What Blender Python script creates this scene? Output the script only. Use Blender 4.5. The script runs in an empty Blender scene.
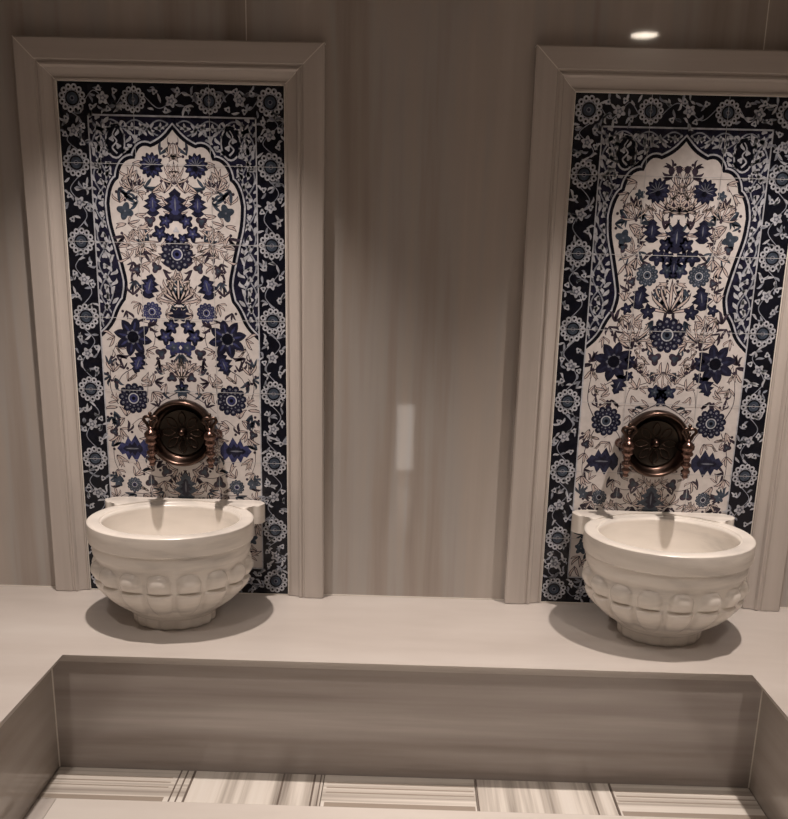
import bpy, bmesh, math, random
from mathutils import Vector, Matrix
pi = math.pi
sc = bpy.context.scene
COL = sc.collection

# ---------------------------------------------------------------- camera, world, light, exposure
CAM = dict(loc=(0.0514, -2.4233, 0.9825), yaw=-0.0106, pitch=0.2506, roll=0.0246, f=868.94, px=4.75, py=69.77)
cd = bpy.data.cameras.new('camera'); cam = bpy.data.objects.new('camera', cd); COL.objects.link(cam)
cy_, sy_ = math.cos(CAM['yaw']), math.sin(CAM['yaw']); cp_, sp_ = math.cos(CAM['pitch']), math.sin(CAM['pitch'])
fw = Vector((sy_ * cp_, cy_ * cp_, -sp_)); r0 = Vector((cy_, -sy_, 0)); u0 = r0.cross(fw)
cr, sr = math.cos(CAM['roll']), math.sin(CAM['roll'])
rr = cr * r0 + sr * u0; uu = -sr * r0 + cr * u0
cam.matrix_world = Matrix(((rr.x, uu.x, -fw.x, CAM['loc'][0]), (rr.y, uu.y, -fw.y, CAM['loc'][1]),
                           (rr.z, uu.z, -fw.z, CAM['loc'][2]), (0, 0, 0, 1)))
cd.sensor_fit = 'VERTICAL'; cd.sensor_height = 24; cd.lens = 24 * CAM['f'] / 819
cd.shift_x = -CAM['px'] / 819; cd.shift_y = CAM['py'] / 819
cd.clip_start = 0.02
sc.camera = cam
w = bpy.data.worlds.new('world'); sc.world = w; w.use_nodes = True
w.node_tree.nodes['Background'].inputs[0].default_value = (1.0, 0.86, 0.72, 1)
w.node_tree.nodes['Background'].inputs[1].default_value = 0.02
sc.view_settings.view_transform = 'Standard'
sc.view_settings.look = 'None'
sc.view_settings.exposure = 1.16
sc.view_settings.gamma = 1
sc.view_settings.use_curve_mapping = False
CEIL = 1.87
FLOOR = -0.340
LAMP_COL = (1.0, 0.865, 0.78)
# x, y, power, cone, recess
LAMPS = [(-0.60, -0.455, 49, 84, 0.025, 'above the left wash basin'),
         (0.92, -0.455, 49, 84, 0.025, 'above the right wash basin'),
         (-0.75, -1.42, 20, 125, 0.02, 'in the front left of the ceiling'),
         (0.955, -1.42, 20, 125, 0.0, 'reflected as a bright oval in the wall above the right panel')]

# ---------------------------------------------------------------- materials
def new_mat(name):
    m = bpy.data.materials.new(name); m.use_nodes = True
    return m, m.node_tree, m.node_tree.nodes['Principled BSDF']

def plain(name, col, rough=0.4, metal=0.0, spec=0.5, coat=0.0):
    m, nt, b = new_mat(name)
    b.inputs['Base Color'].default_value = (*col, 1); b.inputs['Roughness'].default_value = rough
    b.inputs['Metallic'].default_value = metal; b.inputs['Specular IOR Level'].default_value = spec
    b.inputs['Coat Weight'].default_value = coat; b.inputs['Coat Roughness'].default_value = 0.05
    return m

def marble(name, stops, vein_scale, rough=0.15, fine=0.25, warp=0.15, seed=0.0, coat=0.0, spec=0.5):
    """stops: (pos, colour) ramp; vein_scale: xyz scale, low along the veins and high across them."""
    m, nt, b = new_mat(name); N = nt.nodes; L = nt.links
    tc = N.new('ShaderNodeTexCoord'); mp = N.new('ShaderNodeMapping'); mp.inputs['Scale'].default_value = vein_scale
    mp.inputs['Location'].default_value = (seed, seed * 1.7, seed * 0.6)
    L.new(tc.outputs['Object'], mp.inputs['Vector'])
    n1 = N.new('ShaderNodeTexNoise'); n1.inputs['Scale'].default_value = 1.0; n1.inputs['Detail'].default_value = 5
    n1.inputs['Roughness'].default_value = 0.55; n1.inputs['Distortion'].default_value = warp
    n2 = N.new('ShaderNodeTexNoise'); n2.inputs['Scale'].default_value = 4.3; n2.inputs['Detail'].default_value = 6
    L.new(mp.outputs['Vector'], n1.inputs['Vector']); L.new(mp.outputs['Vector'], n2.inputs['Vector'])
    mx = N.new('ShaderNodeMix'); mx.data_type = 'FLOAT'; mx.inputs[0].default_value = fine
    L.new(n1.outputs['Fac'], mx.inputs[2]); L.new(n2.outputs['Fac'], mx.inputs[3])
    cr_ = N.new('ShaderNodeValToRGB'); e = cr_.color_ramp.elements
    while len(e) < len(stops): e.new(0.5)
    for i, (p, c) in enumerate(stops): e[i].position = p; e[i].color = (*c, 1)
    L.new(mx.outputs[0], cr_.inputs['Fac']); L.new(cr_.outputs['Color'], b.inputs['Base Color'])
    b.inputs['Roughness'].default_value = rough; b.inputs['Specular IOR Level'].default_value = spec
    b.inputs['Coat Weight'].default_value = coat; b.inputs['Coat Roughness'].default_value = 0.03
    return m

WALLC = [(0.30, (0.25, 0.212, 0.185)), (0.44, (0.385, 0.338, 0.30)), (0.50, (0.42, 0.392, 0.368)), (0.56, (0.45, 0.40, 0.358)), (0.72, (0.53, 0.495, 0.46))]
M_wall = marble('brown_marble_wall', WALLC, (5.5, 5.5, 0.25), rough=0.045, seed=3.1)
M_frame = marble('beige_marble_frame', [(0.3, (0.43, 0.385, 0.35)), (0.6, (0.55, 0.50, 0.46)), (0.75, (0.62, 0.58, 0.54))], (14, 14, 0.5), rough=0.22, seed=1.3)
M_railm = marble('beige_marble_rail', [(0.3, (0.43, 0.385, 0.35)), (0.6, (0.54, 0.49, 0.45)), (0.75, (0.61, 0.57, 0.53))], (0.5, 14, 14), rough=0.22, seed=4.3)
M_top = marble('cream_marble_top', [(0.28, (0.42, 0.38, 0.345)), (0.5, (0.52, 0.48, 0.445)), (0.7, (0.60, 0.57, 0.535))], (0.8, 3.2, 3.2), rough=0.3, seed=7.7)
M_panel = marble('grey_brown_marble_panel', [(0.30, (0.25, 0.213, 0.193)), (0.45, (0.37, 0.33, 0.305)), (0.58, (0.45, 0.41, 0.385)), (0.70, (0.58, 0.54, 0.51))], (0.45, 9, 9), rough=0.14, seed=2.2)
M_side = marble('grey_brown_marble_side', [(0.30, (0.28, 0.24, 0.21)), (0.5, (0.38, 0.34, 0.305)), (0.7, (0.46, 0.42, 0.39))], (8, 0.6, 6), rough=0.1, seed=5.2)
STRIPE = [(0.34, (0.30, 0.27, 0.24)), (0.43, (0.52, 0.48, 0.43)), (0.53, (0.74, 0.70, 0.64)), (0.7, (0.80, 0.77, 0.72))]
M_sx = marble('striped_marble_along', STRIPE, (0.3, 26, 1), rough=0.25, seed=0.4, warp=0.0)
M_sy = marble('striped_marble_across', STRIPE, (22, 0.6, 1), rough=0.25, seed=9.4, warp=0.0)
M_slab = marble('cream_marble_slab', [(0.28, (0.66, 0.61, 0.56)), (0.5, (0.76, 0.72, 0.67)), (0.7, (0.82, 0.78, 0.73))], (0.8, 3, 3), rough=0.2, seed=6.1)
M_basin = marble('white_marble_basin', [(0.30, (0.40, 0.375, 0.35)), (0.40, (0.62, 0.585, 0.54)), (0.49, (0.76, 0.715, 0.655)), (0.65, (0.82, 0.775, 0.715))], (2.0, 2.0, 13), rough=0.27, seed=8.0, warp=0.5, coat=0.12)
M_caulk = plain('pale_caulk', (0.72, 0.68, 0.62), 0.6)
M_ceil = plain('ceiling_paint', (0.46, 0.42, 0.39), 0.8)
M_bronze = plain('aged_bronze', (0.085, 0.055, 0.044), 0.3, metal=1.0)
M_bronze_dark = plain('dark_bronze_recess', (0.028, 0.022, 0.017), 0.42, metal=0.9)
M_copper = plain('polished_copper', (0.17, 0.105, 0.088), 0.24, metal=1.0)
M_trimring = plain('brushed_steel_ring', (0.6, 0.58, 0.55), 0.3, metal=1.0)
def emis(name, col, s):
    m, nt, b = new_mat(name)
    b.inputs['Base Color'].default_value = (0.8, 0.8, 0.8, 1)
    b.inputs['Emission Color'].default_value = (*col, 1); b.inputs['Emission Strength'].default_value = s
    return m
M_lens = emis('lamp_lens', (1.0, 0.86, 0.7), 14)
M_glow = emis('added_glow_face', (1.0, 0.92, 0.85), 1.5)  # glow of the added strip that shows as a reflection in the wall

# ---------------------------------------------------------------- helpers
def tag(o, label, cat, group=None):
    o['label'] = label; o['category'] = cat
    if group: o['group'] = group
    return o

def link(name, bm, mat, parent=None, smooth=False, kind=None):
    me = bpy.data.meshes.new(name); bmesh.ops.recalc_face_normals(bm, faces=bm.faces) if kind != 'flat' else None
    bm.to_mesh(me); bm.free()
    for m in (mat if isinstance(mat, (list, tuple)) else [mat]): me.materials.append(m)
    if smooth:
        me.polygons.foreach_set('use_smooth', [True] * len(me.polygons))
    o = bpy.data.objects.new(name, me); COL.objects.link(o)
    if parent: o.parent = parent
    return o

def auto_smooth(o, ang=35):
    me = o.data
    bm = bmesh.new(); bm.from_mesh(me)
    for e in bm.edges:
        if len(e.link_faces) == 2 and e.calc_face_angle(0) > math.radians(ang): e.smooth = False
    for f in bm.faces: f.smooth = True
    bm.to_mesh(me); bm.free()

def add_box(bm, x0, x1, y0, y1, z0, z1):
    vs = [bm.verts.new((x, y, z)) for z in (z0, z1) for x, y in ((x0, y0), (x1, y0), (x1, y1), (x0, y1))]
    for f in ((3, 2, 1, 0), (4, 5, 6, 7), (0, 1, 5, 4), (1, 2, 6, 5), (2, 3, 7, 6), (3, 0, 4, 7)):
        bm.faces.new([vs[i] for i in f])
def box(name, x0, x1, y0, y1, z0, z1, mat, parent=None, bevel=0.0, kind=None):
    bm = bmesh.new(); add_box(bm, x0, x1, y0, y1, z0, z1)
    if bevel: bmesh.ops.bevel(bm, geom=bm.edges[:], offset=bevel, segments=3, affect='EDGES', profile=0.5)
    o = link(name, bm, mat, parent)
    if bevel: auto_smooth(o)
    if kind: o['kind'] = kind
    return o

def prism(bm, pts, z0, z1):
    a = [bm.verts.new((x, y, z0)) for x, y in pts]; b = [bm.verts.new((x, y, z1)) for x, y in pts]
    n = len(pts)
    bm.faces.new(a[::-1]); top = bm.faces.new(b)
    for i in range(n): bm.faces.new((a[i], a[(i + 1) % n], b[(i + 1) % n], b[i]))
    return top

def lathe(bm, prof, n=32, M=Matrix.Identity(4)):
    """prof: (r, h) pairs turned about local z."""
    rings = []
    for r, h in prof:
        if r < 1e-6: rings.append([bm.verts.new(M @ Vector((0, 0, h)))])
        else: rings.append([bm.verts.new(M @ Vector((r * math.cos(2 * pi * i / n), r * math.sin(2 * pi * i / n), h))) for i in range(n)])
    for a, b in zip(rings, rings[1:]):
        for i in range(n):
            j = (i + 1) % n
            if len(a) == 1 and len(b) == 1: break
            if len(a) == 1: bm.faces.new((a[0], b[i], b[j]))
            elif len(b) == 1: bm.faces.new((a[i], a[j], b[0]))
            else: bm.faces.new((a[i], a[j], b[j], b[i]))

def tube(bm, pts, rads, n=12):
    P = [Vector(p) for p in pts]; rings = []
    for i, p in enumerate(P):
        t = (P[min(i + 1, len(P) - 1)] - P[max(i - 1, 0)]).normalized()
        a = t.cross(Vector((0.3, 1, 0.2))).normalized(); b = t.cross(a)
        rings.append([bm.verts.new(p + rads[i] * (math.cos(2 * pi * k / n) * a + math.sin(2 * pi * k / n) * b)) for k in range(n)])
    for A, B in zip(rings, rings[1:]):
        for k in range(n): bm.faces.new((A[k], A[(k + 1) % n], B[(k + 1) % n], B[k]))
    bm.faces.new(rings[0][::-1]); bm.faces.new(rings[-1])

def ball(bm, c, r, sx=1, sy=1, sz=1, seg=12):
    bmesh.ops.create_uvsphere(bm, u_segments=seg, v_segments=max(6, seg // 2 + 2), radius=r,
                              matrix=Matrix.Translation(c) @ Matrix.Diagonal((sx, sy, sz, 1)))

def empty(name, loc, label, cat, group=None):
    o = bpy.data.objects.new(name, None); o.empty_display_size = 0.1; o.location = loc; COL.objects.link(o)
    return tag(o, label, cat, group)

# ---------------------------------------------------------------- room shell
XL, XR, YB = -1.42, 1.62, -2.9
joints = [-0.3912, 0.9251]
# back wall of polished slabs with fine butt joints
def wall_back():
    bm = bmesh.new(); xs = [XL, *joints, XR]; g = 0.0007
    for a, b in zip(xs, xs[1:]): add_box(bm, a + g, b - g, 0.0, 0.02, FLOOR, CEIL)
    o = link('wall_back', bm, M_wall); o['kind'] = 'structure'
    bm = bmesh.new()
    for j in joints: add_box(bm, j - 0.0012, j + 0.0012, -0.0004, 0.021, 0.0, CEIL)
    o = link('trim_wall_joints', bm, M_caulk); o['kind'] = 'structure'
wall_back()
box('wall_left', XL - 0.05, XL, YB, 0.02, FLOOR, CEIL, M_wall, kind='structure')
box('wall_right', XR, XR + 0.05, YB, 0.02, FLOOR, CEIL, M_wall, kind='structure')
box('wall_front', XL - 0.05, XR + 0.05, YB - 0.05, YB, FLOOR, CEIL, M_wall, kind='structure')
box('ceiling', XL - 0.05, XR + 0.05, YB - 0.05, 0.07, CEIL, CEIL + 0.05, M_ceil, kind='structure')
box('floor', XL - 0.05, XR + 0.05, YB - 0.05, 0.07, FLOOR - 0.05, FLOOR - 0.006, M_side, kind='structure')

# ---------------------------------------------------------------- marble bench around the sunken floor
IL, IR, D, OV, OY, TH, YF = -0.817, 0.937, 0.425, 0.028, 0.018, 0.027, -2.88
BXL, BXR = XL + .003, XR - .003
def bench():
    t = empty('marble_bench', (0, 0, FLOOR), 'cream marble bench running round three sides of the sunken floor', 'bench')
    bm = bmesh.new()
    pts = [(BXL, YF), (IL, YF), (IL, -D), (IR, -D), (IR, YF), (BXR, YF), (BXR, -0.001), (BXL, -0.001)]
    prism(bm, pts, -TH - FLOOR, -FLOOR)
    es = [e for e in bm.edges if all(v.co.x > XL + .01 and v.co.x < XR - .01 and v.co.y > YF - .01 for v in e.verts)
          and abs(e.verts[0].co.z - e.verts[1].co.z) < 1e-4 and min(v.co.z for v in e.verts) > -FLOOR - .001 and min(v.co.y for v in e.verts) < -D + .01 and max(v.co.y for v in e.verts) < -D + .01]
    bmesh.ops.bevel(bm, geom=es, offset=0.019, segments=6, affect='EDGES', profile=0.5)
    o = link('bench_top', bm, M_top, t); auto_smooth(o, 30)
    z0, z1 = 0, -TH - FLOOR
    box('front_panel', IL - OV, IR + OV, -D + OY, -D + OY + 0.02, z0, z1, M_panel, t)
    box('side_panel', IL - OV - 0.02, IL - OV, YF + .03, -D + OY, z0, z1, M_side, t)
    box('side_panel', IR + OV, IR + OV + 0.02, YF + .03, -D + OY, z0, z1, M_side, t)
    for s, x in ((1, IL - OV), (-1, IR + OV)):
        o = box('corner_seal', min(x, x + s * .0025), max(x, x + s * .0025), -D + OY - 0.0025, -D + OY, z0, z1, M_caulk, t)
        o['label'] = 'pale sealant line in the corner'
    return t
bench()
# pale sealant where the wall meets the bench
for i, (a, b) in enumerate(((XL, -0.986), (-0.19, 0.347), (1.157, XR))):
    box('trim_%d' % (i + 1), a, b, -0.003, -0.0002, 0.0003, 0.003, M_caulk, kind='structure')

# ---------------------------------------------------------------- floor: striped border pieces and raised centre slab
y0b, y1b = -0.545, -D + OY - 0.001
xs = [IL - OV + 0.001, -0.486, -0.145, 0.247, 0.597, IR + OV - 0.001]
for i, (a, b) in enumerate(zip(xs, xs[1:])):
    bm = bmesh.new(); add_box(bm, a + 0.0015, b - 0.0015, y0b, y1b, FLOOR - 0.006, FLOOR)
    along = i % 2 == 0
    o = link('trim_%d' % (i + 4), bm, M_sx if along else M_sy); o['kind'] = 'structure'
# dark fine inlay lines at the ends of the across-grained pieces
M_inlay = plain('grey_inlay', (0.16, 0.13, 0.11), 0.3)
bm = bmesh.new()
for x, wd in ((-0.523, 0.004), (-0.506, 0.004), (-0.488, 0.006), (-0.253, 0.005), (-0.172, 0.005), (-0.155, 0.003), (0.249, 0.004), (0.545, 0.004), (0.597, 0.005)):
    add_box(bm, x, x + wd, y0b, y1b, FLOOR - 0.002, FLOOR + 0.0004)
o = link('trim_9', bm, M_inlay); o['kind'] = 'structure'
bm = bmesh.new()
for y, wd in ((-0.442, 0.004), (-0.462, 0.005), (-0.483, 0.004), (-0.534, 0.018)):
    for a, b in ((xs[0], xs[1] - .05), (xs[2] + .01, xs[3] - .005), (xs[4] + .01, xs[5])):
        add_box(bm, a, b, y - wd / 2, y + wd / 2, FLOOR - 0.002, FLOOR + 0.0004)
o = link('trim_10', bm, plain('soft_grey_inlay', (0.36, 0.31, 0.26), 0.3)); o['kind'] = 'structure'
for k, (a, b) in enumerate(((IL - OV + .001, IL - OV + 0.045), (IR + OV - 0.045, IR + OV - .001))):
    o = box('trim_%d' % (11 + k), a, b, -2.88, y0b - .001, FLOOR - .006, FLOOR - .0005, M_top, kind='structure')
sl = box('floor_slab', IL - OV + 0.052, IR + OV - 0.052, -2.88, y0b - 0.012, FLOOR - 0.0055, FLOOR + 0.012, M_slab, bevel=0.004)
sl['kind'] = 'structure'

# ---------------------------------------------------------------- moulded marble frames
PROF = [(0, 0), (0, .026), (.004, .030), (.054, .030), (.057, .025), (.061, .025), (.064, .029), (.069, .030), (.072, .027),
        (.074, .021), (.084, .016), (.096, .0135), (.0995, .016), (.103, .016), (.104, .014), (.104, 0)]
def frame(xl, xr, top, label, sl=1, sr=1, sz=1):
    t = empty('framed_tile_panel', ((xl + xr) / 2, 0, 0), label, 'tile panel', None)
    cx = (xl + xr) / 2; FW = 0.104
    def sweep(path, name, mat, lift=0):
        bm = bmesh.new(); rings = []
        for (px, pz, ox, oz) in path:     # point on inner edge, outward offset direction
            kx = sl if ox < 0 else sr
            rings.append([bm.verts.new((px + ox * kx * (FW - s) - cx, -d - 0.0004 - (lift if d > 0 else 0), pz + oz * sz * (FW - s))) for s, d in PROF])
        for A, B in zip(rings, rings[1:]):
            for i in range(len(PROF)):
                j = (i + 1) % len(PROF); bm.faces.new((A[i], A[j], B[j], B[i]))
        for R_ in (rings[0], rings[-1]): bm.faces.new(R_)
        o = link(name, bm, mat, t); auto_smooth(o, 28); return o
    g = 0.0006
    sweep([(xl, 0.002, -1, 0), (xl, top - g, -1, 1)], 'side_rail', M_frame)
    sweep([(xr, 0.002, 1, 0), (xr, top - g, 1, 1)], 'side_rail', M_frame)
    sweep([(xl + g, top, -1, 1), (xr - g, top, 1, 1)], 'top_rail', M_railm)
    for x, s in ((xl, -1), (xr, 1)):
        o = sweep([(x - .0008 * s, top + .0008, s, 1), (x + .0008 * s, top - .0008, s, 1)], 'mitre_joint', M_caulk, .0003); o['label'] = 'pale mitre joint line'
    return t
LP = (-0.8848, 0.5927, 1.404); RP = (0.453, 0.5964, 1.404)
FL = frame(LP[0], LP[0] + LP[1], LP[2], 'left floral tile panel in its moulded marble frame, flowers filling its arch tip', .94, 1, .95)
FR = frame(RP[0], RP[0] + RP[1], RP[2], 'right floral tile panel in its moulded marble frame, cut by the photo edge', 1.02, 1, 1)

# ---------------------------------------------------------------- painted tile panels
def glaze(name, col, var=0.25):
    m, nt, b = new_mat(name); N = nt.nodes; L = nt.links
    n = N.new('ShaderNodeTexNoise'); n.inputs['Scale'].default_value = 60; n.inputs['Detail'].default_value = 2
    tc = N.new('ShaderNodeTexCoord'); L.new(tc.outputs['Object'], n.inputs['Vector'])
    r = N.new('ShaderNodeValToRGB'); e = r.color_ramp.elements
    e[0].position = 0.35; e[1].position = 0.65
    e[0].color = (*[c * (1 - var) for c in col], 1); e[1].color = (*[min(1, c * (1 + var)) for c in col], 1)
    L.new(n.outputs['Fac'], r.inputs['Fac']); L.new(r.outputs['Color'], b.inputs['Base Color'])
    b.inputs['Roughness'].default_value = 0.22; b.inputs['Specular IOR Level'].default_value = 0.4
    return m
PAL = {}
for nm, c, v in (('white', (0.62, 0.585, 0.57), .05), ('ground', (0.004, 0.005, 0.011), .3), ('line', (0.44, 0.455, 0.50), .2),
                 ('pale', (0.26, 0.28, 0.33), .25), ('navy', (0.015, 0.016, 0.034), .35), ('dusk', (0.022, 0.025, 0.055), .35), ('blue', (0.036, 0.041, 0.112), .35),
                 ('ink', (0.045, 0.034, 0.05), .3), ('slate', (0.045, 0.06, 0.085), .3), ('blush', (0.54, 0.46, 0.43), .1),
                 ('grey', (0.15, 0.16, 0.20), .25), ('grout', (0.46, 0.46, 0.47), .1), ('spandrel', (0.011, 0.0115, 0.028), .35)):
    PAL[nm] = glaze('glaze_' + nm, c, v)
KEYS = list(PAL)

class Painter:
    def __init__(s, x0, W, H):
        s.bm = bmesh.new(); s.x0 = x0; s.k = W / 600; s.kv = H / 1400; s.mir = False
    def poly(s, L, c, pts):
        if s.var and c == 'blue': c = 'dusk'
        def put(pp):
            vs = [s.bm.verts.new((u * s.k, -(0.0062 + 0.00009 * L), v * s.kv)) for u, v in pp]
            f = s.bm.faces.new(vs); f.material_index = KEYS.index(c)
            if f.normal.y > 0: f.normal_flip()
            f.normal_update()
            if f.normal.y > 0: f.normal_flip()
        put(pts)
        if s.mir: put([(-u, v) for u, v in pts][::-1])
    def disc(s, L, c, u, v, r, n=14, e=1, a=0):
        s.poly(L, c, [(u + r * math.cos(t) * math.cos(a) - r * e * math.sin(t) * math.sin(a),
                       v + r * math.cos(t) * math.sin(a) + r * e * math.sin(t) * math.cos(a)) for t in [2 * pi * i / n for i in range(n)]])
    def lobed(s, L, c, u, v, r, n, amp, a=0, sharp=1.0, e=1):
        P = []
        for i in range(n * 8):
            t = 2 * pi * i / (n * 8); q = (0.5 + 0.5 * math.cos(n * t)) ** sharp
            rad = r * (1 - amp + amp * q); P.append((u + rad * math.cos(t + a), v + e * rad * math.sin(t + a)))
        s.poly(L, c, P)
    def stroke(s, L, c, pts, w, w1=None):
        if w1 is None: w1 = w
        C = catmull(pts, 7); n = len(C); A = []; B = []
        for i, (x, y) in enumerate(C):
            a = C[max(i - 1, 0)]; b = C[min(i + 1, n - 1)]; dx, dy = b[0] - a[0], b[1] - a[1]; l = math.hypot(dx, dy) or 1
            ww = (w + (w1 - w) * i / (n - 1)) / 2; A.append((x - dy / l * ww, y + dx / l * ww)); B.append((x + dy / l * ww, y - dx / l * ww))
        for i in range(n - 1): s.poly(L, c, [A[i], A[i + 1], B[i + 1], B[i]])
    def leaf(s, L, c, u, v, ang, ln, wd, bend=0.25, inner=None):
        """pointed curved leaf starting at u, v."""
        def shape(k, a0, a1):
            A = []; B = []; n = 9
            for i in range(n + 1):
                t = a0 + (a1 - a0) * i / n; tt = i / n
                x = ln * t; y = bend * ln * math.sin(pi * t * 0.9) * t * 1.2
                h = k * wd / 2 * math.sin(pi * tt) ** 0.8
                A.append((x, y + h)); B.append((x, y - h))
            P = A + B[-2:0:-1]
            ca, sa = math.cos(ang), math.sin(ang)
            return [(u + x * ca - y * sa, v + x * sa + y * ca) for x, y in P]
        s.poly(L, c, shape(1, 0, 1))
        if inner: s.poly(L + 1, inner, shape(0.52, 0.12, 0.88))

def catmull(P, k):
    if len(P) < 3: return [(P[0][0] + (P[-1][0] - P[0][0]) * i / k, P[0][1] + (P[-1][1] - P[0][1]) * i / k) for i in range(k + 1)]
    Q = [P[0]] + list(P) + [P[-1]]; out = []
    for i in range(1, len(Q) - 2):
        a, b, c, d = Q[i - 1:i + 3]
        for j in range(k):
            t = j / k
            out.append(tuple(0.5 * (2 * b[m] + (c[m] - a[m]) * t + (2 * a[m] - 5 * b[m] + 4 * c[m] - d[m]) * t * t + (3 * b[m] - a[m] - 3 * c[m] + d[m]) * t ** 3) for m in (0, 1)))
    out.append(tuple(P[-1])); return out
def quad(a, c, b, n=8):
    return [((1 - t) ** 2 * a[0] + 2 * t * (1 - t) * c[0] + t * t * b[0], (1 - t) ** 2 * a[1] + 2 * t * (1 - t) * c[1] + t * t * b[1]) for t in [i / n for i in range(n)]]

def arch_half():
    P = quad((0, 1287), (22, 1256), (60, 1242)) + quad((60, 1242), (92, 1256), (104, 1213)) + quad((104, 1213), (142, 1215), (150, 1163))
    P += quad((150, 1163), (172, 1150), (178, 1098), 6)
    P += catmull([(178, 1098), (174, 1050), (162, 1000), (149, 945), (140, 893), (148, 848)], 5)[:-1]
    P += quad((148, 848), (166, 828), (176, 800), 5) + quad((176, 800), (186, 772), (226, 742), 6) + [(226, 742)]
    return P
AR = arch_half()
def halfw(v):
    if v < 745: return 222
    best = 0
    for (a, b) in zip(AR, AR[1:]):
        lo, hi = min(a[1], b[1]), max(a[1], b[1])
        if lo <= v <= hi and hi > lo: best = max(best, a[0] + (b[0] - a[0]) * (v - a[1]) / (b[1] - a[1]))
    return best
def arch_poly(off):
    H = AR; out = []
    for i, p in enumerate(H):
        a = H[max(i - 1, 0)]; b = H[min(i + 1, len(H) - 1)]; dx, dy = b[0] - a[0], b[1] - a[1]; l = math.hypot(dx, dy)
        nx, ny = -dy / l, dx / l
        if i == 0: nx, ny = 0, 1.3
        out.append((max(0, p[0] + nx * off), p[1] + ny * off))
    bot = 82
    R_ = out + [(226, bot)]
    return [(u, v) for u, v in R_] + [(-u, v) for u, v in R_[::-1] if u > 0.01]

def border_rosette(p, u, v, r, rnd):
    n = 12; a0 = rnd.random()
    for i in range(n):
        a = a0 + 2 * pi * i / n
        p.disc(8, 'line', u + .78 * r * math.cos(a), v + .78 * r * math.sin(a), .225 * r, 10)
        p.disc(9, 'ground', u + .78 * r * math.cos(a), v + .78 * r * math.sin(a), .10 * r, 7)
    p.disc(10, 'pale', u, v, .58 * r, 20); p.disc(11, 'ground', u, v, .52 * r, 20)
    p.disc(12, 'slate', u, v, .40 * r, 16); p.disc(13, 'grey', u, v, .18 * r, 10); p.disc(14, 'navy', u, v, .12 * r, 8)

def border_spray(p, u, v, ax, rnd, length):
    """flower cluster with leaves lying along direction ax between two rosettes."""
    c, s = math.cos(ax), math.sin(ax); sd = rnd.choice((-1, 1))
    def T(a, b): return (u + a * c - b * s, v + a * s + b * c)
    h = length / 2
    p.stroke(7, 'pale', [T(-h, -8 * sd), T(-h * .5, 20 * sd), T(0, 4 * sd), T(h * .5, -20 * sd), T(h, 8 * sd)], 2.2)
    x, y = T(0, 2 * sd)
    p.lobed(8, 'line', x, y, 17, 5, .38, rnd.random() * 6); p.lobed(9, 'grey', x, y, 9, 5, .35); p.disc(10, 'line', x, y, 3.6, 8)
    for k in range(19):
        a, b = rnd.choice([(-.75, 12), (-.5, -16), (.5, 14), (.75, -12), (-.3, 22), (.3, -22), (.6, 24), (-.6, -24), (0, 27), (0, -27), (-.9, 20), (.9, -20)])
        x, y = T(a * h, b * sd)
        p.leaf(8, 'line' if k % 2 else 'pale', x, y, rnd.random() * 2 * pi, rnd.uniform(16, 26), 6.5, rnd.uniform(-.4, .4), None)
    for a, b in ((-.62, -20), (.62, 20), (-.2, 25), (.25, -24)):
        x, y = T(a * h, b * sd); p.lobed(9, 'line', x, y, 8.5, 3, .4, rnd.random() * 6); p.disc(10, 'slate', x, y, 3, 7)

def field_rosette(p, u, v, r, core='blue', pet='navy'):
    for i in range(12):
        a = 2 * pi * i / 12 + .13
        p.disc(7, pet, u + .80 * r * math.cos(a), v + .80 * r * math.sin(a), .225 * r, 9)
        p.disc(8, 'grey', u + .76 * r * math.cos(a), v + .76 * r * math.sin(a), .09 * r, 6)
    p.disc(9, pet, u, v, .68 * r, 20)
    for i in range(12):
        a = 2 * pi * i / 12; p.disc(10, 'grey', u + .50 * r * math.cos(a), v + .50 * r * math.sin(a), .06 * r, 6)
    p.disc(10, 'line', u, v, .36 * r, 16); p.disc(11, core, u, v, .29 * r, 14); p.disc(12, 'ground', u, v, .13 * r, 8)
def star_flower(p, u, v, r, c='navy'):
    for i in range(8):
        a = 2 * pi * i / 8 + .2
        p.leaf(7, c, u + .15 * r * math.cos(a), v + .15 * r * math.sin(a), a, r * .95, r * .52, 0.05, None)
        p.leaf(9, 'blue' if c != 'blue' else 'grey', u + .3 * r * math.cos(a), v + .3 * r * math.sin(a), a, r * .55, r * .12, 0, None)
    p.disc(8, c, u, v, .6 * r, 16); p.lobed(10, 'grey', u, v, .42 * r, 8, .25); p.disc(11, 'ground', u, v, .32 * r, 14)
def carnation(p, u, v, r, a, c='navy'):
    p.lobed(7, c, u, v, r, 13, .22, a, .7); p.lobed(8, 'blue', u, v, r * .78, 11, .35, a + .1, .6); p.lobed(9, c, u, v, r * .60, 9, .3, a)
    for i in range(7):
        t = a + (i - 3) * .5; p.leaf(10, 'grey', u, v, t, r * .7, r * .07, 0, None)
    p.disc(11, 'ground', u - .15 * r * math.cos(a), v - .2 * r * math.sin(a), r * .22, 10)
def tall(p, u, v, h, c='navy', a=pi / 2):
    ca, sa = math.cos(a), math.sin(a)
    prof = [(-.5, .10), (-.36, .30), (-.24, .17), (-.10, .44), (.04, .22), (.14, .38), (.24, .16), (.34, .20), (.42, .09), (.5, 0)]
    L_ = [(t * h, w_ * h) for t, w_ in prof]; P = L_ + [(x, -y) for x, y in L_[-2::-1]]
    p.poly(7, c, [(u + x * ca - y * sa, v + x * sa + y * ca) for x, y in P])
    Q = [(x * .62, y * .5) for x, y in P]; p.poly(8, 'blue' if c == 'navy' else 'navy', [(u + x * ca - y * sa, v + x * sa + y * ca) for x, y in Q])
    p.leaf(9, 'grey', u - .2 * h * ca, v - .2 * h * sa, a, h * .42, h * .05, 0, None)
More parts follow.
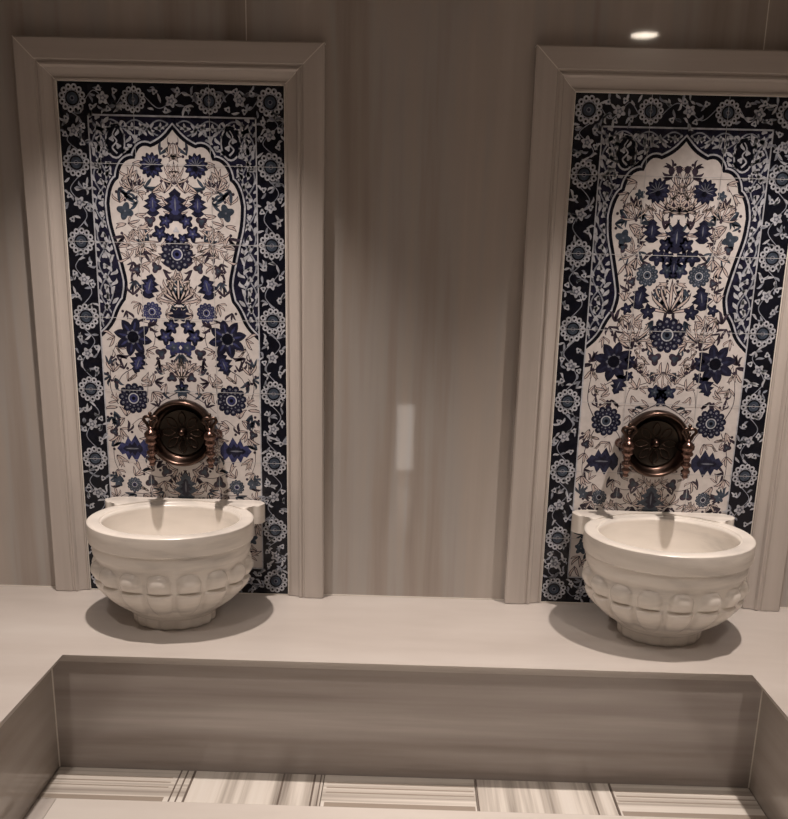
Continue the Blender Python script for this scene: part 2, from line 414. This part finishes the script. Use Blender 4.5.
def cluster(p, u, v, r, a=0, c='navy', n=5):
    p.lobed(7, c, u, v, r, n, .42, a, .8); p.lobed(8, 'blue' if c == 'navy' else 'slate', u, v, r * .55, n, .5, a); p.disc(9, 'grey', u, v, r * .13, 6)
def trefoil(p, u, v, r, a, c='ink'):
    p.lobed(7, c, u, v, r, 3, .48, a, .7); p.lobed(8, 'slate', u, v, r * .5, 3, .4, a)
def curl(p, u, v, r, sgn, c='ink'):
    p.disc(7, c, u, v, r * .34, 9)
    p.stroke(6, c, [(u, v), (u + sgn * r * .5, v + r * .1), (u + sgn * r * .7, v + r * .8), (u + sgn * r * .2, v + r * 1.5)], r * .34, r * .06)
def fan(p, u, v, R_, n, spread, c='ink', base=pi / 2):
    for i in range(n):
        k = (i - (n - 1) / 2) / ((n - 1) / 2); a = base - k * spread
        p.leaf(5, c, u, v, a, R_ * (1 - .22 * abs(k)), R_ * .115, -.25 * k, 'blush')
        if abs(k) < .95: p.leaf(5, c, u + R_ * .5 * math.cos(a), v + R_ * .5 * math.sin(a), a + .45 * (1 if k >= 0 else -1), R_ * .42, R_ * .09, .2, 'blush')

def panel(x0, W, H, var, parent, label):
    rnd = random.Random(11 + var)
    p = Painter(x0, W, H); p.var = var
    # glazed ground, grouted inner rule, spandrels
    p.poly(0, 'line', [(-226, 80), (226, 80), (226, 1322), (-226, 1322)])
    p.poly(1, 'spandrel', [(-221, 85), (221, 85), (221, 1317), (-221, 1317)])
    # arabesque of the spandrels
    p.mir = True
    ph = [(200 + 17 * math.sin(v / 24.0), v) for v in range(745, 1320, 12)]
    p.stroke(2, 'pale', ph, 4.0); p.stroke(2, 'pale', [(400 - u, v) for u, v in ph], 4.0)
    top = [(u, 1290 + 19 * math.sin(u / 21.0)) for u in range(4, 222, 11)]
    p.stroke(2, 'pale', top, 3.6); p.stroke(2, 'pale', [(u, 2 * 1290 - v) for u, v in top], 3.6)
    for v in range(756, 1314, 27):
        for u, a in ((186, 2.3), (212, .8), (199, 4.2)):
            p.leaf(3, 'line', u, v + rnd.uniform(-6, 6), a + rnd.uniform(-.4, .4), 25, 10, rnd.uniform(-.5, .5))
        p.lobed(3, 'line', 200, v + 19, 8.5, 3, .4, rnd.random() * 6)
    for u in range(12, 218, 19):
        for v, a in ((1270, 1.1), (1304, 4.6), (1290, 3.0), (1252, 2.2), (1233, .6)):
            if v > (max([q[1] for q in AR if abs(q[0] - u) < 12] or [0]) + 14):
                p.leaf(3, 'line', u, v, a + rnd.uniform(-.4, .4), 23, 8.5, rnd.uniform(-.5, .5))
    for (u, v) in ((110, 1240), (128, 1228), (172, 1195), (176, 1170), (188, 1215), (200, 1190), (95, 1262)):
        p.leaf(3, 'line', u, v, rnd.random() * 6, 24, 9, .4); p.lobed(3, 'line', u + 6, v + 4, 8, 3, .4, rnd.random() * 6)
    p.disc(3, 'line', 154, 1256, 44, 20, .62, pi / 2); p.disc(4, 'ground', 154, 1256, 39, 20, .60, pi / 2)
    p.stroke(5, 'line', [(150, 1226), (162, 1240), (150, 1256), (160, 1272), (152, 1288)], 5, 2.5)
    p.lobed(5, 'line', 146, 1244, 8, 3, .4, 1); p.lobed(5, 'line', 163, 1262, 8, 3, .4, 2); p.leaf(5, 'line', 154, 1268, 1.9, 20, 8, .3)
    p.mir = False
    # arch outline and white field
    p.poly(6, 'spandrel', arch_poly(17)); p.poly(6.6, 'line', arch_poly(13.5)); p.poly(7.2, 'ground', arch_poly(9))
    p.poly(7.8, 'white', arch_poly(0))
    base = p.bm; off = 4
    class Shift:                                    # ornaments of the field lie above the white glaze
        pass
    _poly = p.poly
    p.poly = lambda L, c, pts: _poly(L + 3.4, c, pts)
    p.mir = True
    big = []
    def B(u, v, r): big.append((u, v, r))
    if var == 0:
        for u, v in ((31, 1240), (11, 1253)): curl(p, u, v, 11, 1 if u > 20 else .4)
        carnation(p, 60, 1198, 33, 1.2, 'navy'); B(60, 1198, 38)
        tall(p, 61, 1100, 62); B(61, 1100, 26); cluster(p, 137, 1081, 24, .3, 'slate', 4); B(137, 1081, 26)
        trefoil(p, 70, 1057, 17, -pi / 2); cluster(p, 28, 1058, 21, .6); cluster(p, 45, 1026, 23, 1); cluster(p, 17, 1012, 17, 1); B(35, 1040, 40)
        tall(p, 80, 887, 68, 'navy', pi / 2 + .25); B(80, 887, 34); trefoil(p, 59, 936, 16, 1); B(59, 936, 18)
        cluster(p, 112, 930, 13, 0, 'ink', 3); field_rosette(p, 76, 818, 27, 'blue', 'blue'); B(76, 818, 30)
        cluster(p, 24, 780, 23, .4); cluster(p, 40, 751, 25, 1, 'navy'); cluster(p, 19, 722, 24, 0, 'blue'); B(30, 750, 46)
        star_flower(p, 133, 748, 50, 'navy'); B(133, 748, 50)
        trefoil(p, 55, 705, 18, .4); B(55, 705, 20); tall(p, 122, 676, 62, 'navy', -1.2); B(122, 676, 34)
        trefoil(p, 28, 638, 16, pi / 2); B(28, 638, 18); curl(p, 66, 690, 15, -1); curl(p, 60, 748, 16, 1); curl(p, 58, 655, 14, 1)
        field_rosette(p, 140, 577, 43, 'blue', 'navy' ); B(140, 577, 46)
        fan(p, 105, 1003, 62, 5, 1.2, base=pi); fan(p, 88, 995, 60, 5, 1.0, base=.3); fan(p, 116, 1130, 55, 5, 1.1, base=1.9)
        fan(p, 20, 640, 60, 3, .8, base=2.0)
    else:
        for u, v in ((11, 1218), (31, 1214)):
            p.disc(7, 'ink', u, v, 8.5, 10, 1.2); p.stroke(6, 'ink', [(u, v), (u * .9, v - 22), (4, v - 45)], 2.2); p.leaf(6, 'ink', u * .9, v - 22, .6, 12, 4)
        carnation(p, 63, 1164, 33, 1.2, 'navy'); B(63, 1164, 38); cluster(p, 108, 1154, 14, 0, 'slate'); B(108, 1154, 16)
        tall(p, 68, 1063, 62); B(68, 1063, 26); cluster(p, 143, 1043, 23, .3, 'slate', 4); trefoil(p, 142, 1018, 14, -pi / 2); B(142, 1032, 30)
        cluster(p, 27, 1028, 22, .6); cluster(p, 47, 995, 24, 1); cluster(p, 22, 995, 20, 1.4); cluster(p, 18, 962, 22, .9, 'blue'); B(33, 1000, 46)
        field_rosette(p, 70, 948, 30, 'slate', 'slate'); B(70, 948, 34)
        tall(p, 84, 890, 66, 'navy', pi / 2 + .2); B(84, 890, 34); cluster(p, 59, 851, 22, .2); B(59, 851, 24); cluster(p, 110, 930, 13, 0, 'ink', 3)
        cluster(p, 118, 858, 17, 0, 'navy'); B(118, 858, 18)
        star_flower(p, 141, 714, 52, 'navy'); B(141, 714, 52); cluster(p, 96, 720, 17, 0); cluster(p, 96, 676, 15, 1); tall(p, 122, 650, 58, 'navy', -1.2); B(118, 655, 34)
        trefoil(p, 28, 725, 20, .4); B(28, 725, 22); curl(p, 62, 748, 16, -1); curl(p, 64, 688, 17, 1); curl(p, 30, 668, 14, -1)
        cluster(p, 20, 632, 22, .5, 'blue'); B(15, 632, 30)
        field_rosette(p, 148, 548, 42, 'slate', 'navy'); B(148, 548, 45)
        fan(p, 30, 1110, 78, 5, 1.0, base=1.9); fan(p, 112, 1090, 60, 5, .9, base=1.2); fan(p, 108, 1000, 55, 4, 1.0, base=.9)
        fan(p, 85, 770, 66, 6, 1.2, base=1.5); curl(p, 32, 1085, 16, 1)
    # lower field, shared design
    tall(p, 150, 432, 92, 'blue', 0.0); B(150, 432, 46); field_rosette(p, 150, 326, 22, 'blue', 'slate'); B(150, 326, 25)
    trefoil(p, 100, 337, 20, pi / 2, 'ink'); B(100, 337, 20); trefoil(p, 56, 368, 18, 1.2, 'ink'); B(56, 368, 18)
    cluster(p, 196, 334, 16, .4, 'slate'); cluster(p, 200, 480, 14, 0, 'ink', 3); cluster(p, 90, 400, 14, 0, 'ink', 4)
    for v in (250, 170):
        cluster(p, 190, v, 20, .4, 'slate'); B(190, v, 22); field_rosette(p, 120, v - 20, 26, 'blue', 'navy'); B(120, v - 20, 28); trefoil(p, 60, v, 18, 1)
    curl(p, 185, 620, 14, 1); curl(p, 196, 690, 14, -1)
    # tendrils and small leaves between the flowers
    tend = [[(6, 690), (40, 660), (88, 640), (100, 590)], [(8, 600), (60, 570), (96, 540)], [(185, 560), (205, 610), (196, 690), (180, 730)],
            [(180, 520), (200, 470), (205, 400), (185, 350)], [(100, 700), (74, 730), (70, 780)], [(140, 660), (170, 640), (190, 600)],
            [(100, 490), (120, 520), (150, 500)], [(100, 870), (124, 900), (126, 950), (148, 1010)], [(30, 360), (80, 350), (130, 370)],
            [(70, 310), (120, 300), (170, 300), (205, 280)], [(150, 1120), (140, 1150), (118, 1180)], [(60, 780), (100, 790), (150, 800)]]
    for t in tend: p.stroke(5.5, 'ink', t, 2.6, 1.2)
    placed = []
    tries = 0
    while len(placed) < 170 and tries < 14000:
        tries += 1
        v = rnd.uniform(100, 1235); hw = halfw(v) - 14
        if hw < 20: continue
        u = rnd.uniform(4, hw)
        if any(math.hypot(u - a, v - b) < r + 4 for a, b, r in big) or any(math.hypot(u - a, v - b) < 17.5 for a, b in placed): continue
        if var == 1 and v > 1185 and (u > 45 or v > 1225): continue
        if math.hypot(u, v - 487) < 95: continue
        placed.append((u, v)); a0 = rnd.uniform(0, 2 * pi); n = rnd.choice((2, 3, 3, 4)); kind = rnd.random()
        for k in range(n):
            a = a0 + (k - (n - 1) / 2) * .55; ln = min(rnd.uniform(22, 40), 2.2 * max(8, halfw(v) - u) if math.cos(a) > 0 else 99)
            p.leaf(5, 'ink' if kind < .8 else 'slate', u - 8 * math.cos(a0), v - 8 * math.sin(a0), a, ln, ln * .24, rnd.uniform(-.35, .35), 'blush' if kind < .55 else None)
        if kind > .6: p.disc(6, 'ink', u + 12 * math.cos(a0 + 2), v + 12 * math.sin(a0 + 2), 4.2, 8)
    p.mir = False
    # motifs on the centre line
    if var == 0:
        tall(p, 0, 1100, 84); field_rosette(p, 0, 972, 44, 'blue', 'navy'); p.lobed(9, 'line', 0, 1035, 9, 3, .5, pi / 2)
        fan(p, 0, 838, 88, 7, 1.05); p.lobed(7, 'navy', 0, 812, 30, 7, .4, pi / 2, 1, .7); fan(p, 0, 1150, 62, 5, .9); fan(p, 0, 1215, 44, 3, .5)
        fan(p, 0, 628, 74, 5, .5); p.lobed(8, 'slate', 0, 600, 24, 6, .4, 0, 1, .7)
    else:
        tall(p, 0, 1046, 80); tall(p, 0, 970, 56, 'navy', -pi / 2); fan(p, 0, 846, 96, 7, 1.0); field_rosette(p, 0, 790, 48, 'slate', 'navy')
        fan(p, 0, 1110, 90, 5, .75); fan(p, 0, 690, 56, 5, 1.0, base=-pi / 2); p.lobed(7, 'navy', 0, 628, 24, 6, .4, 0)
    tall(p, 0, 322, 84, 'slate'); fan(p, 0, 300, 76, 7, 1.2); cluster(p, 0, 240, 26, 0); cluster(p, 0, 160, 26, 0)
    cluster(p, 0, 610, 20, .4)
    p.poly = lambda L, c, pts: _poly(L + 20, c, pts)
    # navy border laid over the field's edge
    for (a, b, c_, d) in ((-300, -221.5, 0, 1400), (221.5, 300, 0, 1400), (-222, 222, 0, 83), (-222, 222, 1318, 1400)):
        p.poly(4, 'ground', [(a, c_), (b, c_), (b, d), (a, d)])
    for (a, b, c_, d) in ((-224, -220.5, 80, 1321), (220.5, 224, 80, 1321), (-224, 224, 79, 83), (-224, 224, 1317, 1321)):
        p.poly(5, 'line', [(a, c_), (b, c_), (b, d), (a, d)])
    for s in (-1, 1):
        vs = [42, 200, 400, 600, 800, 1000, 1200, 1358]
        for v in vs: border_rosette(p, s * 261, v, 36, rnd)
        for a, b in zip(vs, vs[1:]):
            m = (a + b) / 2
            border_spray(p, s * 261, m, pi / 2, rnd, (b - a) - 62)
    us = [-261, -100, 100, 261]
    for v in (42, 1358):
        for u in us[1:3]: border_rosette(p, u, v, 33, rnd)
        for a, b in zip(us, us[1:]): border_spray(p, (a + b) / 2, v, 0, rnd, (b - a) - 60)
    # grout lines between the seven rows and three columns of tiles
    for k in range(1, 7): p.poly(16, 'grout', [(-300, 200 * k - .7), (300, 200 * k - .7), (300, 200 * k + .7), (-300, 200 * k + .7)])
    for u in (-100, 100): p.poly(16, 'grout', [(u - .6, 0), (u + .6, 0), (u + .6, 1400), (u - .6, 1400)])
    # the ceramic body itself
    add_box(p.bm, -W / 2, W / 2, -0.0060, -0.0004, 0.0015, H)
    o = link('tile_field', p.bm, [PAL[k] for k in KEYS], parent, kind='flat')
    o.location = (0, 0, 0.0003); o['label'] = label
panel(LP[0] + .0005, LP[1] - .001, LP[2] - .001, 0, FL, 'blue and white floral tiles')
panel(RP[0] + .0005, RP[1] - .001, RP[2] - .001, 1, FR, 'blue and white floral tiles')
for i, P_ in enumerate((LP, RP)):
    bm = bmesh.new()
    for a, b in ((P_[0] - .0, P_[0] + .0028), (P_[0] + P_[1] - .0028, P_[0] + P_[1])): add_box(bm, a, b, -0.0118, -0.0112, 0.001, P_[2])
    add_box(bm, P_[0], P_[0] + P_[1], -0.0118, -0.0112, P_[2] - .0028, P_[2]); add_box(bm, P_[0], P_[0] + P_[1], -0.0118, -0.0112, .0005, .004)
    o = link('trim_%d' % (13 + i), bm, M_caulk); o['kind'] = 'structure'

# ---------------------------------------------------------------- carved marble basins
A0, B0, HZ = 0.2185, 0.184, 0.277
def sstep(a, b, x):
    t = max(0, min(1, (x - a) / (b - a))); return t * t * (3 - 2 * t)
def basin(x, label, rot=0):
    t = empty('wash_basin', (x, -0.192 if x < 0 else -0.2005, 0), label, 'basin', None)
    NT = 384
    # bowl: lobed outside, smooth inside
    zs = [0.028 + (0.224 - 0.028) * i / 84 for i in range(85)]
    zs = [0.028 + (0.224 - 0.028) * i / 130 for i in range(131)]
    key = [(0.028, .50), (.045, .63), (.07, .775), (.10, .885), (.125, .925), (.15, .945), (.175, .955), (.195, .957), (.21, .957), (.224, .96)]
    def base(z):
        for (z0, r0_), (z1, r1_) in zip(key, key[1:]):
            if z <= z1 + 1e-9:
                k = (z - z0) / (z1 - z0); return r0_ + (r1_ - r0_) * k
        return key[-1][1]
    def sm(z): return (base(max(.028, z - .012)) + base(z) * 2 + base(min(.224, z + .012))) / 4
    def bump(z, th):
        a = ((16 * th / (2 * pi) + .5) % 1 - .5) * 2
        f = 0
        if z > .126:
            k = (z - .126) / .050; d = (abs(a) / .78) ** 2.6
            if k > .45: d += ((k - .45) / .55) ** 2
            f = .100 * math.sqrt(max(0, 1 - d)) * (.60 + .40 * min(1, k / .45)) * sstep(.126, .131, z)
        else:
            d = (abs(a) / .90) ** 2.4 + max(0, (.102 - z) / .056) ** 2
            f = .085 * math.sqrt(max(0, 1 - d)) * sstep(.126, .118, z) * sstep(.02, .11, z)
        return f
    bm = bmesh.new(); rings = []
    for z in zs:
        s_ = sm(z); ring = []
        for i in range(NT):
            th = 2 * pi * i / NT; k = s_ - .050 * (sstep(.02, .10, z) * sstep(.200, .165, z)) + bump(z, th)
            y_ = B0 * k * math.sin(th + rot); ring.append(bm.verts.new((A0 * k * math.cos(th + rot), min(y_, .178), z)))
        rings.append(ring)
    ai, bi = A0 - .0352, B0 - .0352
    for z, k in ((.224, .93), (.2745, 1.0), (.262, .992), (.24, .98), (.21, .955), (.18, .91), (.15, .83), (.13, .72), (.115, .55), (.108, .3), (.106, .1)):
        kk = k
        if z == .224 and k == .93:
            rings.append([bm.verts.new((A0 * .93 * math.cos(2 * pi * i / NT + rot), B0 * .93 * math.sin(2 * pi * i / NT + rot), .2245)) for i in range(NT)]); continue
        rings.append([bm.verts.new((ai * kk * math.cos(2 * pi * i / NT + rot), bi * kk * math.sin(2 * pi * i / NT + rot), z)) for i in range(NT)])
    for a, b in zip(rings, rings[1:]):
        for i in range(NT): bm.faces.new((a[i], a[(i + 1) % NT], b[(i + 1) % NT], b[i]))
    bm.faces.new(rings[0][::-1]); bm.faces.new(rings[-1])
    link('bowl', bm, M_basin, t, smooth=True)
    # rim band
    bm = bmesh.new(); rings = []; n = 128
    prof = [(-.002, .220), (.001, .2225), (.010, .2235), (.0135, .226), (.0145, .230), (.0155, .250), (.0152, .270), (.0145, .2745), (.0120, .2766), (.008, .277), (-.0135, .277), (-.0165, .2762), (-.0185, .274), (-.0195, .268), (-.0205, .224)]
    a1, b1 = A0 - .0145, B0 - .0145
    for o_, z in prof:
        rings.append([bm.verts.new(((a1 + o_) * math.cos(2 * pi * i / n), min((b1 + o_) * math.sin(2 * pi * i / n), .179), z)) for i in range(n)])
    for a, b in zip(rings, rings[1:] + rings[:1]):
        for i in range(n): bm.faces.new((a[i], a[(i + 1) % n], b[(i + 1) % n], b[i]))
    auto_smooth(link('rim', bm, M_basin, t), 40)
    # back ledge with rounded ears, against the tiles
    bm = bmesh.new()
    half = [(.04, .161), (.08, .150), (.12, .131), (.150, .110), (.172, .094), (.184, .098), (.192, .112), (.202, .117), (.212, .120), (.221, .130), (.226, .145), (.224, .160), (.215, .171), (.198, .176), (.175, .1785), (.12, .179), (.06, .179)]
    pts = half + [(0, .179)] + [(-a, b) for a, b in half[::-1]] + [(0, .164)]
    pts = catmull(pts, 3)
    pts = [(a, min(b, .179)) for a, b in pts]
    top = prism(bm, pts, .229, .2805)
    es = [e for e in top.edges]
    bmesh.ops.bevel(bm, geom=es, offset=.004, segments=3, affect='EDGES', profile=.5)
    # open the middle so the bowl stays hollow
    for v in bm.verts: pass
    o = link('back_ledge', bm, M_basin, t); 
    auto_smooth(o, 40)
    # foot
    bm = bmesh.new(); rings = []
    for k, z in ((.47, .0004), (.485, .002), (.492, .012), (.495, .022), (.50, .028), (.50, .036)):
        rings.append([bm.verts.new((A0 * (k + .02 * abs(math.cos(8 * 2 * pi * i / 128))) * math.cos(2 * pi * i / 128), B0 * (k + .02 * abs(math.cos(8 * 2 * pi * i / 128))) * math.sin(2 * pi * i / 128), z)) for i in range(128)])
    for a, b in zip(rings, rings[1:]):
        for i in range(128): bm.faces.new((a[i], a[(i + 1) % 128], b[(i + 1) % 128], b[i]))
    bm.faces.new(rings[0][::-1]); bm.faces.new(rings[-1])
    link('foot', bm, M_basin, t, smooth=True)
    return t
basin(-0.5825, 'carved white marble basin with bulging lobes in front of the left tile panel', math.radians(2)).scale = (1.008, 1, 1.04)
basin(0.751, 'carved white marble basin with bulging lobes in front of the right tile panel', math.radians(-1)).scale = (1.012, 1.05, 1.035)

# ---------------------------------------------------------------- bronze tap sets
def tap_set(x, z, label):
    t = empty('bronze_tap_set', (x, -0.013, z), label, 'tap set', None)
    F = Matrix.Rotation(pi / 2, 4, 'X')         # local z of the lathe points towards the room (-y)
    bm = bmesh.new()
    lathe(bm, [(0, .004), (.020, .0045), (.067, .006), (.074, .011), (.079, .022), (.082, .031), (.085, .035), (.088, .036), (.0915, .034), (.093, .030), (.095, .024), (.096, .014), (.094, 0.0), (0, 0)], 64, F)
    pl = link('backplate', bm, M_bronze, t, smooth=True)
    bm = bmesh.new()
    lathe(bm, [(0, .0), (.066, .0), (.0665, .0035), (.064, .004), (.0625, .002), (.018, .0015), (0, .0015)], 48, Matrix.Translation((0, -.0078, 0)) @ F)
    fl = link('dished_centre', bm, M_bronze_dark, pl, smooth=True); 
    bm = bmesh.new()
    for i in range(8):
        a = 2 * pi * i / 8; c, s = math.cos(a), math.sin(a)
        P = [Vector((r * c - w_ * s, -.0108, r * s + w_ * c)) for r, w_ in ((.019, 0), (.029, .007), (.041, .0105), (.051, .007), (.059, 0), (.051, -.007), (.041, -.0105), (.029, -.007))]
        tube(bm, P + [P[0]], [.0011] * 9, 6)
    link('flower_relief', bm, M_bronze, pl, smooth=True)
    bm = bmesh.new(); lathe(bm, [(.014, .0), (.014, .004), (.011, .007), (.009, .013), (.006, .017), (0, .0185)], 24, Matrix.Translation((0, -.0085, 0)) @ F)
    link('boss', bm, M_bronze, pl, smooth=True)
    for s in (-1, 1):
        bx, by = s * .081 + (.0165 if x < 0 else -.016), -.092
        bm = bmesh.new()
        # barrel out of the wall and the turned column
        lathe(bm, [(0, -.004), (.014, -.004), (.014, .002), (.012, .006), (.010, .010), (.010, .035), (.012, .038), (.010, .041), (.010, .087), (.006, .095), (0, .097)], 20, Matrix.Translation((bx, 0, -.003)) @ F)
        k_ = 1.45
        lathe(bm, [(r_ * k_, h_ * .97) for r_, h_ in [(0, -.094), (.004, -.092), (.0065, -.088), (.0045, -.083), (.0055, -.080), (.0085, -.074), (.0085, -.070), (.005, -.066), (.0055, -.062), (.0095, -.057), (.0095, -.050), (.0055, -.046), (.0065, -.041),
                   (.0075, -.035), (.006, -.031), (.0105, -.026), (.0115, -.020), (.0085, -.014), (.012, -.008), (.0125, .002), (.009, .009), (.005, .013), (.005, .02), (0, .021)]], 20, Matrix.Translation((bx, by, .011)))
        tp = link('tap', bm, M_copper, t, smooth=True)
        bm = bmesh.new()
        cx_, cz_ = bx, .046
        pts = [(cx_ + .0155 * math.sin(a) * (1 + .25 * math.cos(3 * a)), by, cz_ - .015 * math.cos(a) * (1 + .25 * math.cos(3 * a))) for a in [2 * pi * i / 30 for i in range(31)]]
        tube(bm, pts, [.0045] * 31, 8)
        ball(bm, (cx_, by, cz_ + .021), .0055); ball(bm, (cx_ - .018, by, cz_ + .004), .005); ball(bm, (cx_ + .018, by, cz_ + .004), .005)
        ball(bm, (cx_, by, cz_), .0052)
        link('handle', bm, M_bronze, tp, smooth=True)
    return t
tap_set(-0.5885, 0.4870, 'round bronze flower plate with two turned taps on the left tile panel')
tap_set(0.7440, 0.4920, 'round bronze flower plate with two turned taps on the right tile panel')

# ---------------------------------------------------------------- ceiling downlights and an added glow strip at the far end of the room
for (lx, ly, pw, cone, rec, where) in LAMPS:
    t = empty('ceiling_downlight', (lx, ly, CEIL), 'round recessed ceiling downlight ' + where, 'ceiling light', None)
    bm = bmesh.new(); lathe(bm, [(.053, 0), (.053, -.0015), (.058, -.004), (.064, -.003), (.065, 0)], 40)
    link('ring', bm, M_trimring, t, smooth=True)
    bm = bmesh.new(); lathe(bm, [(0, -.002 if rec == 0 else .0), (.050, -.002 if rec == 0 else .0), (.052, -.0003)], 40)
    link('lens', bm, M_lens if rec == 0 else plain('frosted_lens', (.8, .75, .7), .4), t)
    ld = bpy.data.lights.new('spot', 'SPOT'); ld.energy = pw; ld.color = LAMP_COL; ld.spot_size = math.radians(cone); ld.spot_blend = 1.0
    ld.shadow_soft_size = 0.022 if ly > -1 else 0.05
    lo = bpy.data.objects.new('spot', ld); lo.location = (0, 0, -0.012); lo.parent = t; COL.objects.link(lo)

t = empty('added_glow_strip', (0.03, YB, -0.31), 'tall narrow glow strip added unseen opposite the basins for its wall reflection', 'light helper')  # unseen glowing strip, added to make the bright reflection between the panels
box('glow_strip_back', -.06, .06, .001, .02, -.01, .42, M_trimring, t)
box('glow_strip_face', -.05, .05, .02, .035, -.0, .41, M_glow, t)
